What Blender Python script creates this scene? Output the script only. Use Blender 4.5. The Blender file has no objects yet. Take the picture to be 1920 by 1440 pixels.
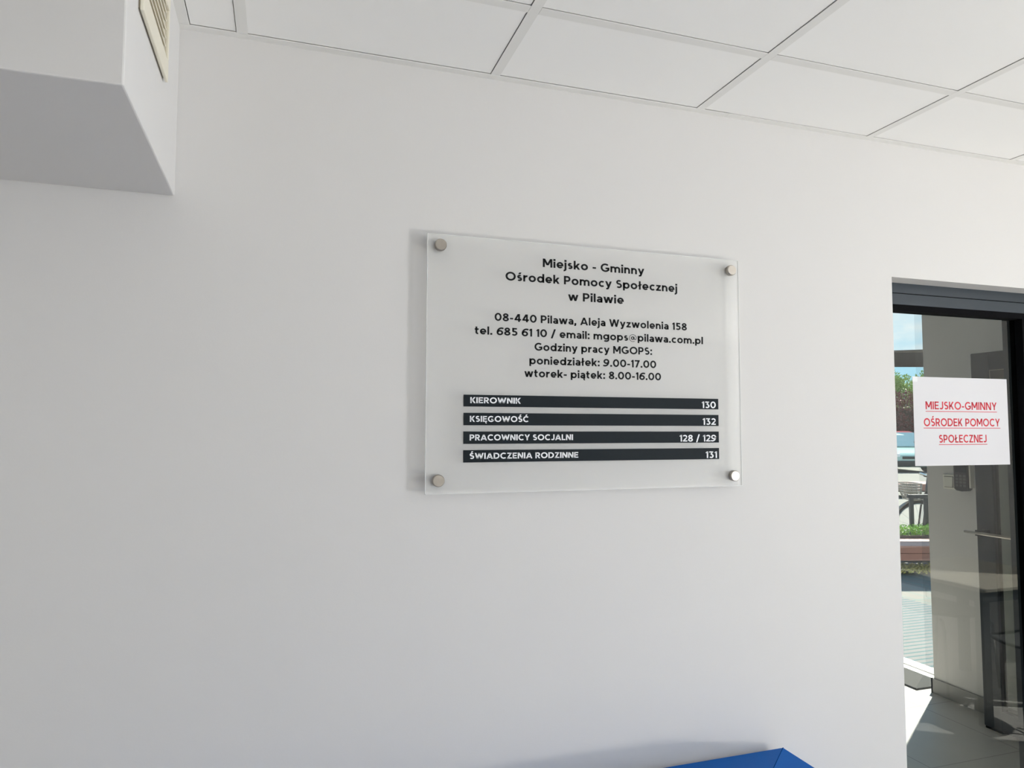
import bpy, bmesh, math, random
from mathutils import Vector, Matrix

# ------------------------------------------------------------------ camera, sky, sun, daylight, exposure
sc = bpy.context.scene
COL = sc.collection
random.seed(7)
PI = math.pi

cam_d = bpy.data.cameras.new('camera')
cam = bpy.data.objects.new('camera', cam_d)
COL.objects.link(cam)
CR = Vector((0.95021893, -0.31157651, 0.00201439))
CU = Vector((-0.02114613, -0.05803682, 0.99809046))
CF = Vector((0.31086463, 0.94844705, 0.06173633))
CAM = Vector((0.0, -1.6802, 1.63))
m = Matrix((CR, CU, -CF)).transposed().to_4x4()
m.translation = CAM
cam.matrix_world = m
cam_d.sensor_width = 36.0
cam_d.lens = 1317.85 * 36.0 / 1920.0
cam_d.clip_start = 0.02
cam_d.clip_end = 300
sc.camera = cam

sc.view_settings.view_transform = 'Standard'
sc.view_settings.look = 'None'
sc.view_settings.gamma = 1.0
sc.view_settings.exposure = 0.0
sc.view_settings.use_curve_mapping = False
sc.cycles.use_denoising = True
sc.cycles.max_bounces = 14
sc.cycles.diffuse_bounces = 7
sc.cycles.glossy_bounces = 5
sc.cycles.transparent_max_bounces = 24
sc.cycles.caustics_reflective = False
sc.cycles.caustics_refractive = False
sc.cycles.sample_clamp_indirect = 6.0

world = bpy.data.worlds.new('sky')
sc.world = world
world.use_nodes = True
wn, wl = world.node_tree.nodes, world.node_tree.links
wn.clear()
w_out = wn.new('ShaderNodeOutputWorld')
w_bg = wn.new('ShaderNodeBackground')
w_bg.inputs['Strength'].default_value = 1.3
w_tc = wn.new('ShaderNodeTexCoord')
w_sep = wn.new('ShaderNodeSeparateXYZ')
w_grad = wn.new('ShaderNodeValToRGB')
w_grad.color_ramp.elements[0].position = 0.0
w_grad.color_ramp.elements[0].color = (0.44, 0.80, 1.0, 1)
w_grad.color_ramp.elements[1].position = 0.6
w_grad.color_ramp.elements[1].color = (0.20, 0.46, 0.82, 1)
w_map = wn.new('ShaderNodeMapping')
w_map.inputs['Location'].default_value = (0.4, 0.9, 0.15)
w_map.inputs['Scale'].default_value = (3.2, 3.2, 8.0)
w_noise = wn.new('ShaderNodeTexNoise')
w_noise.inputs['Scale'].default_value = 1.7
w_noise.inputs['Detail'].default_value = 7.0
w_cl = wn.new('ShaderNodeValToRGB')
w_cl.color_ramp.elements[0].position = 0.51
w_cl.color_ramp.elements[1].position = 0.70
w_mix = wn.new('ShaderNodeMixRGB')
w_mix.inputs['Color2'].default_value = (1.0, 1.0, 1.0, 1)
wl.new(w_tc.outputs['Generated'], w_sep.inputs[0])
wl.new(w_sep.outputs['Z'], w_grad.inputs['Fac'])
wl.new(w_tc.outputs['Generated'], w_map.inputs['Vector'])
wl.new(w_map.outputs['Vector'], w_noise.inputs['Vector'])
wl.new(w_noise.outputs[0], w_cl.inputs['Fac'])
wl.new(w_cl.outputs['Color'], w_mix.inputs['Fac'])
wl.new(w_grad.outputs['Color'], w_mix.inputs['Color1'])
wl.new(w_mix.outputs['Color'], w_bg.inputs['Color'])
wl.new(w_bg.outputs[0], w_out.inputs['Surface'])

SUN_AZ = Vector((0.8387, 0.5446, 0))           # towards the sun, on the ground plan
SUN_EL = math.radians(50)
sun_dir = (SUN_AZ.normalized() * math.cos(SUN_EL) + Vector((0, 0, math.sin(SUN_EL)))).normalized()
sun_d = bpy.data.lights.new('sun', 'SUN')
sun_d.energy = 15.0
sun_d.angle = math.radians(0.6)
sun_d.color = (1.0, 0.97, 0.91)
sun = bpy.data.objects.new('sun', sun_d)
COL.objects.link(sun)
sun.rotation_euler = sun_dir.to_track_quat('Z', 'Y').to_euler()
sun.location = (20, 13, 25)

def area(name, loc, aim, sx, sy, power, color):
    d = bpy.data.lights.new(name, 'AREA')
    d.shape = 'RECTANGLE'
    d.size, d.size_y = sx, sy
    d.energy = power
    d.color = color
    o = bpy.data.objects.new(name, d)
    COL.objects.link(o)
    o.location = loc
    o.rotation_euler = (-Vector(aim)).normalized().to_track_quat('Z', 'Y').to_euler()
    return o

# lamps added outside the wide right window, boosting its sky and ground-bounce daylight
area('daylight_sky', (5.10, -3.35, 1.80), (-1, -.30, -.90), 1.65, 1.2, 92, (0.47, 0.68, 1.0))
area('daylight_ground', (5.05, -3.35, .45), (-1, -.40, 2.6), 1.65, 0.9, 345, (1.0, 0.924, 0.86))

# ------------------------------------------------------------------ helpers
MATS = {}

def mat(name, color, rough=0.6, metal=0.0, spec=0.5, noise=0.0, nscale=20.0, bump=0.0, bscale=60.0, alpha=None):
    if name in MATS:
        return MATS[name]
    mt = bpy.data.materials.new(name)
    mt.use_nodes = True
    n, l = mt.node_tree.nodes, mt.node_tree.links
    b = n['Principled BSDF']
    b.inputs['Base Color'].default_value = (*color, 1)
    b.inputs['Roughness'].default_value = rough
    b.inputs['Metallic'].default_value = metal
    b.inputs['Specular IOR Level'].default_value = spec
    tc = n.new('ShaderNodeTexCoord')
    if noise > 0:
        t = n.new('ShaderNodeTexNoise')
        t.inputs['Scale'].default_value = nscale
        t.inputs['Detail'].default_value = 4
        l.new(tc.outputs['Object'], t.inputs['Vector'])
        r = n.new('ShaderNodeMapRange')
        r.inputs['To Min'].default_value = 1 - noise
        r.inputs['To Max'].default_value = 1 + noise
        l.new(t.outputs[0], r.inputs['Value'])
        mx = n.new('ShaderNodeVectorMath')
        mx.operation = 'SCALE'
        mx.inputs[0].default_value = color
        l.new(r.outputs[0], mx.inputs['Scale'])
        l.new(mx.outputs[0], b.inputs['Base Color'])
    if bump > 0:
        t2 = n.new('ShaderNodeTexNoise')
        t2.inputs['Scale'].default_value = bscale
        t2.inputs['Detail'].default_value = 3
        l.new(tc.outputs['Object'], t2.inputs['Vector'])
        bp = n.new('ShaderNodeBump')
        bp.inputs['Strength'].default_value = bump
        bp.inputs['Distance'].default_value = 0.002
        l.new(t2.outputs[0], bp.inputs['Height'])
        l.new(bp.outputs[0], b.inputs['Normal'])
    MATS[name] = mt
    return mt

def glass_mat(name, tint, haze=0.0, haze_col=(0.9, 0.9, 0.9), refl=1.0):
    """thin pane: clear tinted transmission, Fresnel mirror on the outer faces, optional milky haze"""
    mt = bpy.data.materials.new(name)
    mt.use_nodes = True
    n, l = mt.node_tree.nodes, mt.node_tree.links
    n.clear()
    out = n.new('ShaderNodeOutputMaterial')
    tr = n.new('ShaderNodeBsdfTransparent')
    tr.inputs['Color'].default_value = (*tint, 1)
    body = tr.outputs[0]
    geo = n.new('ShaderNodeNewGeometry')
    inv = n.new('ShaderNodeMath')
    inv.operation = 'SUBTRACT'
    inv.inputs[0].default_value = 1.0
    l.new(geo.outputs['Backfacing'], inv.inputs[1])
    if haze > 0:
        df = n.new('ShaderNodeBsdfDiffuse')
        df.inputs['Color'].default_value = (*haze_col, 1)
        hz = n.new('ShaderNodeMath')
        hz.operation = 'MULTIPLY'
        hz.inputs[1].default_value = haze
        l.new(inv.outputs[0], hz.inputs[0])
        mx = n.new('ShaderNodeMixShader')
        l.new(hz.outputs[0], mx.inputs['Fac'])
        l.new(body, mx.inputs[1])
        l.new(df.outputs[0], mx.inputs[2])
        body = mx.outputs[0]
    fr = n.new('ShaderNodeFresnel')
    fr.inputs['IOR'].default_value = 1.5
    mu = n.new('ShaderNodeMath')
    mu.operation = 'MULTIPLY'
    l.new(fr.outputs[0], mu.inputs[0])
    l.new(inv.outputs[0], mu.inputs[1])
    mu2 = n.new('ShaderNodeMath')
    mu2.operation = 'MULTIPLY'
    mu2.inputs[1].default_value = refl
    l.new(mu.outputs[0], mu2.inputs[0])
    gl = n.new('ShaderNodeBsdfGlossy')
    gl.inputs['Roughness'].default_value = 0.0
    mx2 = n.new('ShaderNodeMixShader')
    l.new(mu2.outputs[0], mx2.inputs['Fac'])
    l.new(body, mx2.inputs[1])
    l.new(gl.outputs[0], mx2.inputs[2])
    l.new(mx2.outputs[0], out.inputs['Surface'])
    MATS[name] = mt
    return mt

def tile_mat(name, color, joint, sx, sy, ox, oy, jw, rough, noise=0.12, nscale=3.0, axis='XY', spec=0.5):
    """slabs with straight joints, from object coordinates"""
    mt = mat(name, color, rough, spec=spec, noise=noise, nscale=nscale)
    n, l = mt.node_tree.nodes, mt.node_tree.links
    b = n['Principled BSDF']
    tc = n.new('ShaderNodeTexCoord')
    sp = n.new('ShaderNodeSeparateXYZ')
    l.new(tc.outputs['Object'], sp.inputs[0])
    facs = []
    for ax, s, o in ((axis[0], sx, ox), (axis[1], sy, oy)):
        if not s:
            continue
        a = n.new('ShaderNodeMath'); a.operation = 'SUBTRACT'; a.inputs[1].default_value = o
        l.new(sp.outputs[ax], a.inputs[0])
        d = n.new('ShaderNodeMath'); d.operation = 'DIVIDE'; d.inputs[1].default_value = s
        l.new(a.outputs[0], d.inputs[0])
        f = n.new('ShaderNodeMath'); f.operation = 'FRACT'
        l.new(d.outputs[0], f.inputs[0])
        c = n.new('ShaderNodeMath'); c.operation = 'LESS_THAN'; c.inputs[1].default_value = jw / s
        l.new(f.outputs[0], c.inputs[0])
        facs.append(c.outputs[0])
    fac = facs[0]
    if len(facs) == 2:
        mx = n.new('ShaderNodeMath'); mx.operation = 'MAXIMUM'
        l.new(facs[0], mx.inputs[0]); l.new(facs[1], mx.inputs[1])
        fac = mx.outputs[0]
    old = b.inputs['Base Color'].links[0].from_socket if b.inputs['Base Color'].links else None
    mc = n.new('ShaderNodeMixRGB')
    mc.inputs['Color1'].default_value = (*color, 1)
    mc.inputs['Color2'].default_value = (*joint, 1)
    if old:
        l.new(old, mc.inputs['Color1'])
    l.new(fac, mc.inputs['Fac'])
    l.new(mc.outputs[0], b.inputs['Base Color'])
    return mt

def tag(o, label=None, cat=None, group=None, kind=None):
    if label: o['label'] = label
    if cat: o['category'] = cat
    if group: o['group'] = group
    if kind: o['kind'] = kind
    return o

def empty(name, loc=(0, 0, 0), rz=0.0):
    o = bpy.data.objects.new(name, None)
    o.empty_display_size = 0.1
    COL.objects.link(o)
    o.location = loc
    o.rotation_euler = (0, 0, rz)
    return o

class MB:
    """collects shapes into one mesh object"""
    def __init__(self):
        self.bm = bmesh.new()

    def poly(self, pts):
        vs = [self.bm.verts.new(p) for p in pts]
        return self.bm.faces.new(vs)

    def box(self, x0, x1, y0, y1, z0, z1, mtx=None):
        P = [Vector((x, y, z)) for x in (x0, x1) for y in (y0, y1) for z in (z0, z1)]
        if mtx is not None:
            P = [mtx @ p for p in P]
        v = [self.bm.verts.new(p) for p in P]
        for f in ((0, 1, 3, 2), (4, 6, 7, 5), (0, 4, 5, 1), (2, 3, 7, 6), (0, 2, 6, 4), (1, 5, 7, 3)):
            self.bm.faces.new([v[i] for i in f])
        return self

    def prism(self, pts2, fn, a, b):
        """pts2: 2D polygon; fn(u, v, w) -> 3D; extruded from w=a to w=b"""
        A = [self.bm.verts.new(fn(u, v, a)) for u, v in pts2]
        B = [self.bm.verts.new(fn(u, v, b)) for u, v in pts2]
        self.bm.faces.new(A)
        self.bm.faces.new(list(reversed(B)))
        k = len(A)
        for i in range(k):
            self.bm.faces.new([A[i], B[i], B[(i + 1) % k], A[(i + 1) % k]])
        return self

    def cyl(self, p0, p1, r0, r1=None, seg=16, caps=True):
        r1 = r0 if r1 is None else r1
        p0, p1 = Vector(p0), Vector(p1)
        d = (p1 - p0).normalized()
        s = d.orthogonal().normalized()
        t = d.cross(s)
        A, B = [], []
        for i in range(seg):
            a = 2 * PI * i / seg
            o = s * math.cos(a) + t * math.sin(a)
            A.append(self.bm.verts.new(p0 + o * r0))
            B.append(self.bm.verts.new(p1 + o * r1))
        for i in range(seg):
            j = (i + 1) % seg
            f = self.bm.faces.new([A[i], A[j], B[j], B[i]])
            f.smooth = True
        if caps:
            self.bm.faces.new(list(reversed(A)))
            self.bm.faces.new(B)
        return self

    def tube(self, pts, r, seg=10, closed=False):
        P = [Vector(p) for p in pts]
        n = len(P)
        rings = []
        prev = None
        for i in range(n):
            if closed:
                d = (P[(i + 1) % n] - P[i - 1]).normalized()
            else:
                d = (P[min(i + 1, n - 1)] - P[max(i - 1, 0)]).normalized()
            s = d.orthogonal().normalized() if prev is None else (prev - d * prev.dot(d)).normalized()
            prev = s
            t = d.cross(s)
            rr = r[i] if isinstance(r, (list, tuple)) else r
            rings.append([self.bm.verts.new(P[i] + (s * math.cos(2 * PI * k / seg) + t * math.sin(2 * PI * k / seg)) * rr) for k in range(seg)])
        m_ = n if closed else n - 1
        for i in range(m_):
            a, b = rings[i], rings[(i + 1) % n]
            sh = 0
            if closed and i == n - 1:
                sh = min(range(seg), key=lambda q: sum((a[k].co - b[(k + q) % seg].co).length for k in range(seg)))
            for k in range(seg):
                f = self.bm.faces.new([a[k], a[(k + 1) % seg], b[(k + 1 + sh) % seg], b[(k + sh) % seg]])
                f.smooth = True
        if not closed:
            self.bm.faces.new(list(reversed(rings[0])))
            self.bm.faces.new(rings[-1])
        return self

    def leaf(self, p, d, size, wid):
        d = d.normalized()
        s = d.orthogonal().normalized()
        a = random.uniform(0, 2 * PI)
        t = d.cross(s)
        w_ = (s * math.cos(a) + t * math.sin(a)) * wid
        up = d.cross(w_).normalized() * size * 0.15
        v = [self.bm.verts.new(q) for q in (p, p + d * size * .5 + w_ + up, p + d * size, p + d * size * .5 - w_ + up)]
        self.bm.faces.new([v[0], v[1], v[2]])
        self.bm.faces.new([v[0], v[2], v[3]])

    def build(self, name, material, parent=None, bevel=0.0, bseg=2, smooth=False):
        bm = self.bm
        bmesh.ops.recalc_face_normals(bm, faces=bm.faces[:])
        me = bpy.data.meshes.new(name)
        bm.to_mesh(me)
        bm.free()
        me.materials.append(MATS[material] if isinstance(material, str) else material)
        if smooth:
            for f in me.polygons:
                f.use_smooth = True
        o = bpy.data.objects.new(name, me)
        COL.objects.link(o)
        if parent is not None:
            o.parent = parent
        if bevel > 0:
            b = o.modifiers.new('bevel', 'BEVEL')
            b.width = bevel
            b.segments = bseg
            b.limit_method = 'ANGLE'
            b.angle_limit = math.radians(40)
            if smooth:
                w_ = o.modifiers.new('wn', 'WEIGHTED_NORMAL')
                w_.keep_sharp = True
        return o

def children(o):
    return [c for c in bpy.data.objects if c.parent == o]

def copy_tree(o, parent=None):
    c = o.copy()
    COL.objects.link(c)
    if parent is not None:
        c.parent = parent
    for ch in children(o):
        copy_tree(ch, c)
    return c

# ------------------------------------------------------------------ materials
mat('wall_paint', (0.690, 0.680, 0.670), 0.75, spec=0.25, noise=0.012, nscale=1.2, bump=0.05, bscale=220)
mat('ceiling_board', (0.93, 0.925, 0.91), 0.85, spec=0.2, noise=0.01, nscale=5, bump=0.05, bscale=300)
mat('grid_metal', (0.82, 0.815, 0.79), 0.5, spec=0.4)
mat('void_dark', (0.03, 0.03, 0.03), 0.9)
mat('plenum', (0.10, 0.10, 0.10), 0.9)
mat('anthracite', (0.030, 0.038, 0.047), 0.42, spec=0.4, noise=0.05, nscale=8)
mat('gasket', (0.006, 0.006, 0.007), 0.9, spec=0.05)
mat('vinyl_black', (0.012, 0.013, 0.014), 0.6, spec=0.1)
mat('strip_dark', (0.013, 0.018, 0.022), 0.55, spec=0.12)
mat('vinyl_white', (0.86, 0.87, 0.90), 0.5)
mat('edge_acrylic', (0.88, 0.90, 0.88), 0.3, spec=0.6)
mat('brushed_steel', (0.42, 0.385, 0.34), 0.33, metal=1.0, noise=0.12, nscale=40)
mat('paper', (0.70, 0.695, 0.72), 0.8, spec=0.1)
mat('ink_red', (0.62, 0.055, 0.075), 0.7, spec=0.1)
mat('tape', (0.78, 0.78, 0.78), 0.3)
mat('vent_plastic', (0.78, 0.74, 0.62), 0.5, noise=0.02, nscale=8)
mat('vent_inner', (0.48, 0.44, 0.35), 0.6)
mat('blue_vinyl', (0.004, 0.105, 0.41), 0.5, spec=0.03, noise=0.06, nscale=9, bump=0.15, bscale=180)
mat('blue_piping', (0.002, 0.03, 0.13), 0.8, spec=0.0)
mat('chrome', (0.75, 0.75, 0.75), 0.12, metal=1.0)
mat('black_plastic', (0.02, 0.02, 0.022), 0.4)
mat('grey_plastic', (0.42, 0.42, 0.42), 0.4)
mat('white_plastic', (0.86, 0.84, 0.76), 0.4)
mat('switch_gap', (0.20, 0.19, 0.17), 0.7)
mat('baseboard_grey', (0.30, 0.295, 0.285), 0.5, noise=0.08, nscale=5)
mat('doormat', (0.06, 0.06, 0.056), 0.95, noise=0.45, nscale=160)
mat('threshold', (0.74, 0.73, 0.70), 0.4, metal=0.3)
mat('table_wood', (0.55, 0.51, 0.42), 0.45, noise=0.06, nscale=6)
mat('table_edge', (0.06, 0.065, 0.075), 0.5)
mat('chair_shell', (0.10, 0.105, 0.11), 0.5)
mat('chair_fabric', (0.05, 0.055, 0.06), 0.8)
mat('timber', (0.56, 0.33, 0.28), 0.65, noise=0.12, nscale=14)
mat('timber_shaded', (0.46, 0.22, 0.16), 0.7, noise=0.12, nscale=14)  # darker timber copy; shade on the side boards is put into the colour
mat('soil', (0.07, 0.05, 0.035), 0.95, noise=0.3, nscale=30)
mat('leaf_green', (0.25, 0.48, 0.05), 0.5, noise=0.35, nscale=14)
mat('leaf_yellow', (0.62, 0.58, 0.18), 0.55, noise=0.4, nscale=20)
mat('leaf_red', (0.20, 0.075, 0.06), 0.6, noise=0.5, nscale=2.5)
mat('leaf_tree', (0.30, 0.42, 0.11), 0.55, noise=0.35, nscale=1.2)
mat('twig', (0.12, 0.09, 0.07), 0.9)
mat('canopy_cloth', (0.030, 0.028, 0.022), 0.95, spec=0.0, noise=0.1, nscale=6)
mat('canopy_seam', (0.13, 0.13, 0.115), 0.8)
mat('dark_metal', (0.03, 0.032, 0.034), 0.4, metal=0.4)
mat('rubber', (0.02, 0.02, 0.02), 0.75)
mat('mudguard', (0.22, 0.17, 0.13), 0.35, spec=0.6)
mat('bike_frame', (0.06, 0.06, 0.065), 0.3, spec=0.6)
mat('wicker', (0.35, 0.31, 0.27), 0.8, noise=0.2, nscale=60)
mat('saddle', (0.03, 0.025, 0.02), 0.6)
mat('car_paint', (0.30, 0.05, 0.045), 0.07, spec=1.0)
mat('car_paint_mint', (0.42, 0.58, 0.54), 0.08, spec=1.0)
mat('car_glass', (0.16, 0.26, 0.29), 0.05, spec=1.0)
mat('car_trim', (0.025, 0.027, 0.025), 0.45)
mat('car_lamp', (0.85, 0.87, 0.88), 0.15, spec=0.9)
mat('poster_dark', (0.075, 0.065, 0.055), 0.45)
mat('poster_pale', (0.30, 0.27, 0.24), 0.5)
glass_mat('door_glass', (0.87, 0.88, 0.85), refl=1.4)
glass_mat('clear_glass', (0.95, 0.965, 0.96))
glass_mat('leaf_glass', (0.66, 0.69, 0.66))
glass_mat('side_glass', (0.94, 0.95, 0.955))
glass_mat('acrylic', (0.99, 0.99, 0.985), haze=0.50, haze_col=(0.80, 0.80, 0.785), refl=0.5)
tile_mat('floor_tile', (0.47, 0.456, 0.428), (0.23, 0.226, 0.212), 0.6, 0.6, 0.0, 0.4, 0.004, 0.38)
tile_mat('deck_board', (0.215, 0.215, 0.212), (0.10, 0.165, 0.17), 0, 0.066, 0.0, 0.0, 0.018, 0.8, spec=0.05)
tile_mat('paving', (0.25, 0.24, 0.215), (0.16, 0.255, 0.24), 0.20, 1.2, 0.0, 0.0, 0.012, 0.9, spec=0.05)

# ------------------------------------------------------------------ room shell
H = 2.5216                      # ceiling height
XL, XR, YF = -2.3, 4.6, -4.6    # left wall, right wall, front wall (behind the camera)
DX0, DX1, DZ = 1.788, 3.34, 2.0985   # door opening in the sign wall
SX, SZ, SY = -0.234, 2.1384, -0.5304   # bulkhead: right face, underside, front face

o = MB().box(XL, XR + .25, YF - .2, .2, -0.12, 0.0).box(.8, 4.17, .2, 3.4, -0.12, 0.0).build('floor', 'floor_tile')
tag(o, 'grey stone-look tiled floor seen through the glass door', 'floor', kind='structure')

b = MB()
b.box(XL, DX0, 0, 0.2, 0, H + .12)
b.box(DX0, DX1, 0, 0.2, DZ, H + .12)
b.box(DX1, XR + .25, 0, 0.2, 0, H + .12)
tag(b.build('wall_back', 'wall_paint'), 'plain white painted wall carrying the acrylic sign', 'wall', kind='structure')
tag(MB().box(XL - .2, XL, YF - .2, .2, 0, H + .12).build('wall_left', 'wall_paint'), 'white wall at the far left of the room', 'wall', kind='structure')
WY0, WY1, WZ0, WZ1 = -4.2, -2.52, 0.08, 2.4
UY0, UY1 = -1.05, -.15
b = MB()
b.box(XR, XR + .25, YF - .2, WY0, 0, H + .12)
b.box(XR, XR + .25, WY1, UY0, 0, H + .12)
b.box(XR, XR + .25, UY1, 0, 0, H + .12)
for q0, q1 in ((WY0, WY1), (UY0, UY1)):
    b.box(XR, XR + .25, q0, q1, 0, WZ0)
    b.box(XR, XR + .25, q0, q1, WZ1, H + .12)
tag(b.build('wall_right', 'wall_paint'), 'white outer wall with a wide window right of the room', 'wall', kind='structure')
b = MB().box(XL, XR, YF - .2, YF, 0, H + .12)
tag(b.build('wall_front', 'wall_paint'), 'white wall behind the camera', 'wall', kind='structure')

def window(name, axis, c, a0, a1, z0, z1, n, label):
    """frame with n panes; axis 'x': pane normal along x at x=c, running along y"""
    r = empty(name, (0, 0, 0))
    tag(r, label, 'window', kind='structure')
    w_ = .06
    f = MB()
    def bx(p0, p1, q0, q1, m_, t=.035):
        if axis == 'x': m_.box(c - t, c + t, p0, p1, q0, q1)
        else: m_.box(p0, p1, c - t, c + t, q0, q1)
    bx(a0, a1, z0, z0 + w_, f); bx(a0, a1, z1 - w_, z1, f)
    for i in range(n + 1):
        p = a0 + (a1 - a0 - w_) * i / n
        bx(p, p + w_, z0 + w_, z1 - w_, f)
    f.build('window_frame', 'anthracite', r)
    for i in range(n):
        p = a0 + (a1 - a0 - w_) * i / n + w_
        q = a0 + (a1 - a0 - w_) * (i + 1) / n
        g = MB(); bx(p, q, z0 + w_, z1 - w_, g, .006)
        g.build('pane', 'clear_glass', r)
    return r
window('window_1', 'x', XR + .1, WY0, WY1, WZ0, WZ1, 2, 'wide dark-framed window in the right wall')
window('window_2', 'x', XR + .1, UY0, UY1, WZ0, WZ1, 1, 'narrow dark-framed window in the right wall near the sign wall')

# bulkhead boxed in at the top left
b = MB().box(XL, SX, SY, 0, SZ, H + .1)
tag(b.build('wall_bulkhead', 'wall_paint', bevel=0.003), 'white boxed-in bulkhead below the ceiling at upper left', 'bulkhead', kind='structure')

# suspended ceiling: closed plenum, lay-in boards, T bars
ceil = MB().box(XL, XR + .25, YF - .2, 0, H + .10, H + .16).build('ceiling', 'plenum')
tag(ceil, 'white suspended ceiling of square lay-in boards', 'ceiling', kind='structure')
X0, D1, BW = -0.1145, -0.326, 0.024
xs = [X0 + .6 * k for k in range(-4, 9)]
ys = [D1 - .6 * k for k in range(0, 8)]
bars_x = [x for x in xs if XL < x < XR - .05]
cols = [(XL, bars_x[0])] + [(bars_x[i] + BW, bars_x[i + 1]) for i in range(len(bars_x) - 1)] + [(bars_x[-1] + BW, XR)]
bars_y = [y for y in ys if YF + .05 < y]
rows = [(bars_y[0] + BW, 0.0)] + [(bars_y[i + 1] + BW, bars_y[i]) for i in range(len(bars_y) - 1)] + [(YF, bars_y[-1])]
for cx0, cx1 in cols:
    for ry0, ry1 in rows:
        # the board lies on the bar flanges; a hair gap stays open along its right and near edges
        a0, a1, c0, c1 = cx0 - .006, cx1 - .0016, ry0 - .006, ry1 - .0016
        if ry1 > -0.001: c1 = -.0235
        segs = [(a0, a1, c0, c1)]
        if c1 > SY - .02 and a0 < SX + .02:          # bulkhead in the way
            segs = []
            if a1 > SX + .03: segs.append((SX + .0235, a1, c0, c1))
        for s in segs:
            if s[1] - s[0] > .02 and s[3] - s[2] > .02:
                MB().box(s[0], s[1], s[2], s[3], H + .0018, H + .018).build('ceiling_board', 'ceiling_board', ceil)
def tbar(x0, x1, y0, y1):
    b = MB()
    b.box(x0, x1, y0, y1, H, H + .0015)
    if x1 - x0 < y1 - y0: b.box((x0 + x1) / 2 - .001, (x0 + x1) / 2 + .001, y0, y1, H + .0012, H + .04)
    else: b.box(x0, x1, (y0 + y1) / 2 - .001, (y0 + y1) / 2 + .001, H + .0012, H + .04)
    b.build('grid_bar', 'grid_metal', ceil)
for x in bars_x:
    y1 = -.02 if x > SX else SY - .001
    tbar(x, x + BW, YF, y1)
for y in bars_y:
    for cx0, cx1 in cols:
        a0 = cx0
        if y + BW > SY:
            if cx1 < SX + .03: continue
            a0 = max(cx0, SX + .02)
        tbar(a0 + .0005, cx1 - .0005, y, y + BW)
# wall angles under the boards' edges
b = MB()
b.box(SX, 1.19, -.022, 0, H - .0008, H + .0012)
b.box(SX, 1.19, -.0015, 0, H + .001, H + .02)
b.box(1.192, XR, -.0215, 0, H + .0002, H + .0022)
b.box(1.192, XR, -.0015, 0, H + .002, H + .02)
tag(b.build('trim_1', 'grid_metal'), 'white metal wall angle along the top of the sign wall', 'trim', kind='structure')
b = MB().box(SX, SX + .022, SY, -.023, H - .0008, H + .0012)
tag(b.build('trim_2', 'grid_metal'), 'white metal angle along the top of the bulkhead side', 'trim', kind='structure')

# ------------------------------------------------------------------ glazed door in the sign wall
FY = 0.066                                  # front of the frame, set back in the opening
d1 = tag(empty('door_1', (DX0, FY, 0)), 'dark grey framed glazed door with a paper notice', 'door', kind='structure')
def dpart(name, m_, boxes, bev=0.0):
    b = MB()
    for x0, x1, y0, y1, z0, z1 in boxes:
        b.box(x0 - DX0, x1 - DX0, y0 - FY, y1 - FY, z0, z1)
    return b.build(name, m_, d1, bevel=bev)
dpart('frame_head', 'anthracite', [(DX0, DX1, FY, .15, 2.0665, DZ), (DX0, DX1, FY + .002, .15, 2.0645, 2.0665), (DX0, DX1, FY + .0005, .15, 2.029, 2.0645)])
dpart('frame_seam', 'gasket', [(DX0 + .02, DX1, FY - .0004, FY + .001, 2.0640, 2.0660)])
dpart('frame_jamb', 'anthracite', [(DX0, DX0 + .06, FY, .15, 0, 2.029)])
dpart('frame_jamb', 'anthracite', [(DX1 - .06, DX1, FY, .15, 0, 2.029)])
dpart('stile', 'anthracite', [(2.447, 2.535, FY, .15, 0, 2.029)])
g = [(DX0 + .06, 2.447, FY + .004, .115, 2.010, 2.0289), (2.437, 2.4469, FY + .004, .115, 0.03, 2.010),
     (DX0 + .06, DX0 + .068, .085, .115, 0.03, 2.006), (DX0 + .06, 2.447, .085, .115, .02, .04),
     (2.535, DX1 - .06, FY + .004, .115, 2.010, 2.0289), (2.535, 2.547, .085, .115, 0.03, 2.006)]
dpart('gasket', 'gasket', g)
dpart('bottom_rail', 'anthracite', [(DX0 + .06, 2.447, FY + .01, .14, 0, .02), (2.535, DX1 - .06, FY + .01, .14, 0, .02)])
dpart('glass_pane', 'door_glass', [(DX0 + .066, 2.437, .097, .103, .03, 2.012)])
dpart('glass_pane', 'door_glass', [(2.545, DX1 - .06, .097, .103, .03, 2.012)])

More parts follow.
